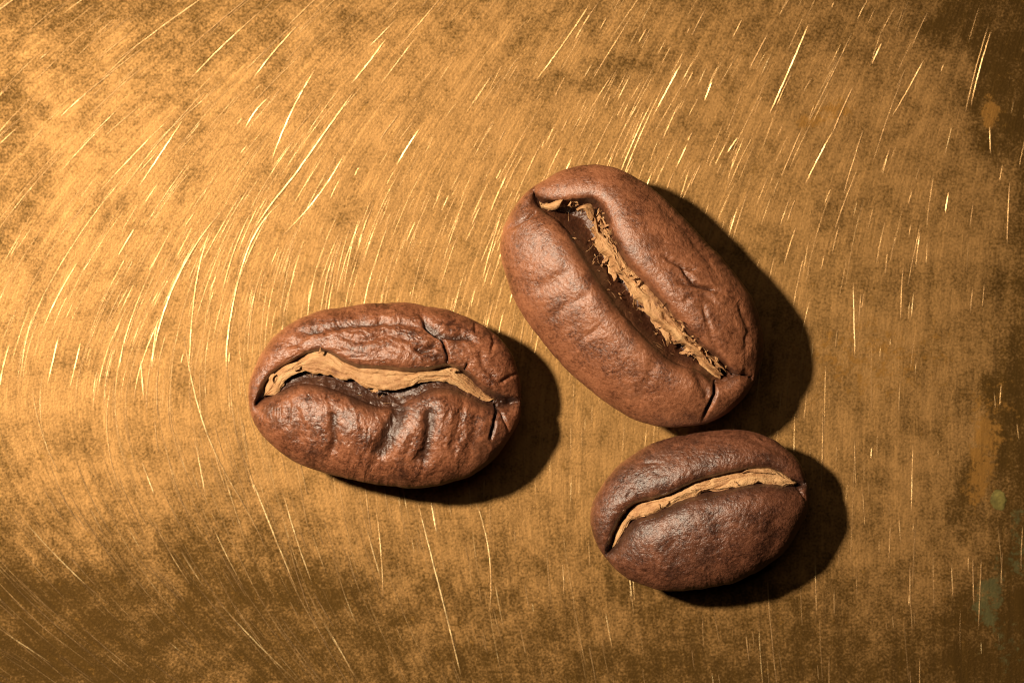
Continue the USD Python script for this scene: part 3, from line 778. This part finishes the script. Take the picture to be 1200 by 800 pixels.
# ---- small bean
Tc = zoomed(660, 480, 3.2)
C = Bean(Tc, [(100, 430), (110, 360), (130, 310), (170, 250), (230, 190), (300, 150), (380, 120), (470, 90), (560, 78), (640, 75), (710, 78), (760, 105), (820, 135), (870, 165), (895, 210), (910, 260), (920, 300), (917, 370),
              (905, 430), (870, 500), (820, 550), (750, 600), (680, 630), (600, 655), (510, 678), (430, 687), (350, 680), (280, 655), (220, 615), (180, 580), (146, 548), (118, 490)],
         [(158, 545), (172, 505), (188, 458), (225, 388), (275, 345), (340, 330), (430, 300), (470, 276), (530, 258), (600, 238), (680, 226), (740, 216), (800, 230), (845, 250), (875, 268), (914, 276)],
         [(164, 550), (186, 530), (215, 500), (250, 450), (285, 418), (340, 402), (400, 372), (460, 345), (540, 325), (620, 308), (680, 290), (740, 282), (800, 288), (850, 296), (880, 290), (914, 286)],
         H=1.6, zeq=2.0, seed=13, axis=17, burnt=0.4)
for pts, sg, dp in [([(880, 285), (900, 310), (912, 340)], 0.06, 0.12), ([(400, 430), (420, 520), (440, 580)], 0.28, 0.05), ([(560, 380), (590, 450), (570, 540)], 0.3, 0.04), ([(690, 100), (760, 130), (830, 170)], 0.09, 0.07),
                    ([(700, 78), (740, 95), (760, 115)], 0.05, 0.08), ([(300, 200), (360, 195)], 0.06, 0.04), ([(240, 330), (260, 290)], 0.08, 0.05), ([(780, 400), (800, 470), (760, 540)], 0.25, 0.06), ([(165, 545), (155, 555), (140, 560)], 0.07, 0.22)]:
    stroke(C, pts, sg, dp)


def wr_c(s, p, a, b):
    w = warp(a, b, 51)
    upper = sstep(b, 0.3, 1.0)
    d = 0.045 * (ridged(w, 0.7, 1.0, 61) - 0.75) + (0.3 + 0.7 * upper) * 0.035 * (ridged(w, 2.4, 2.4, 62) - 0.7)
    d += (1 - upper) * 0.03 * (ridged(w, 2.0, 0.9, 63) - 0.7)
    return d + pebble(w, 0.034, 64)


vc, fc, cc = C.build(wr_c, au=0.5, wu=0.7, al=0.5, wl=1.0, depth=0.55, w_in=(0.12, 0.14))
SKC_UP = [(180, 512), (192, 465), (215, 425), (245, 390), (280, 352), (340, 337), (430, 306), (470, 281), (530, 262), (600, 240), (680, 228), (740, 218), (800, 234), (850, 252), (880, 268)]
SKC_LO = [(192, 524), (215, 492), (245, 445), (265, 412), (310, 404), (370, 380), (420, 350), (470, 332), (540, 316), (620, 300), (680, 282), (740, 275), (790, 282), (850, 291), (876, 286)]
skc = skin_strip(C, SKC_UP, SKC_LO,
                 lambda u: -0.28 + np.interp(u, U, [2.25, 2.75, 3.0, 3.08, 3.05, 2.85, 2.4]), seed=24, taper=0.06, rag=(0.10, 0.13), wave=0.11, slant=0.0)
rng = np.random.default_rng(31)
UC, LC = curve(np.array(SKC_UP, float), 16), curve(np.array(SKC_LO, float), 16)
ZC = lambda dz, a, b: (lambda u: dz - 0.28 + np.interp(a + u * (b - a), U, [2.25, 2.75, 3.0, 3.08, 3.05, 2.85, 2.4]))
skc = join([(skc[0], skc[1], skc[2] * 0.9)] + [skin_strip(C, UC[i:j] * (1 - p) + LC[i:j] * p, UC[i:j] * (1 - q) + LC[i:j] * q, ZC(dz, i / 15, (j - 1) / 15), nu=160, nv=24, seed=sd, rag=(0.10, 0.10), wave=0.10, arch=0.05, slant=sl, taper=0.3)
                    for i, j, p, q, dz, sd, sl in [(0, 6, 0.1, 0.8, 0.05, 41, 0.1), (4, 11, -0.05, 0.5, 0.06, 42, 0.0), (9, 16, 0.3, 1.05, 0.05, 43, 0.1), (11, 15, -0.15, 0.3, 0.09, 44, 0.1)]] + scatter_bits(C, [(190, 500), (240, 420), (300, 390), (470, 310), (620, 270), (780, 255)], 10, 12, 0.07, (0.35, 0.5), rng, (0.04, 0.09)))
MAT_C = bean_material("roasted_bean_c", (0.160, 0.055, 0.025), (0.092, 0.030, 0.0135), (0.034, 0.011, 0.0055), 0.375, 2)
finish(2, C, (vc, fc), cc, MAT_C, skc, "smallest and darkest coffee bean, thin tan strip in its crease, below the largest bean")
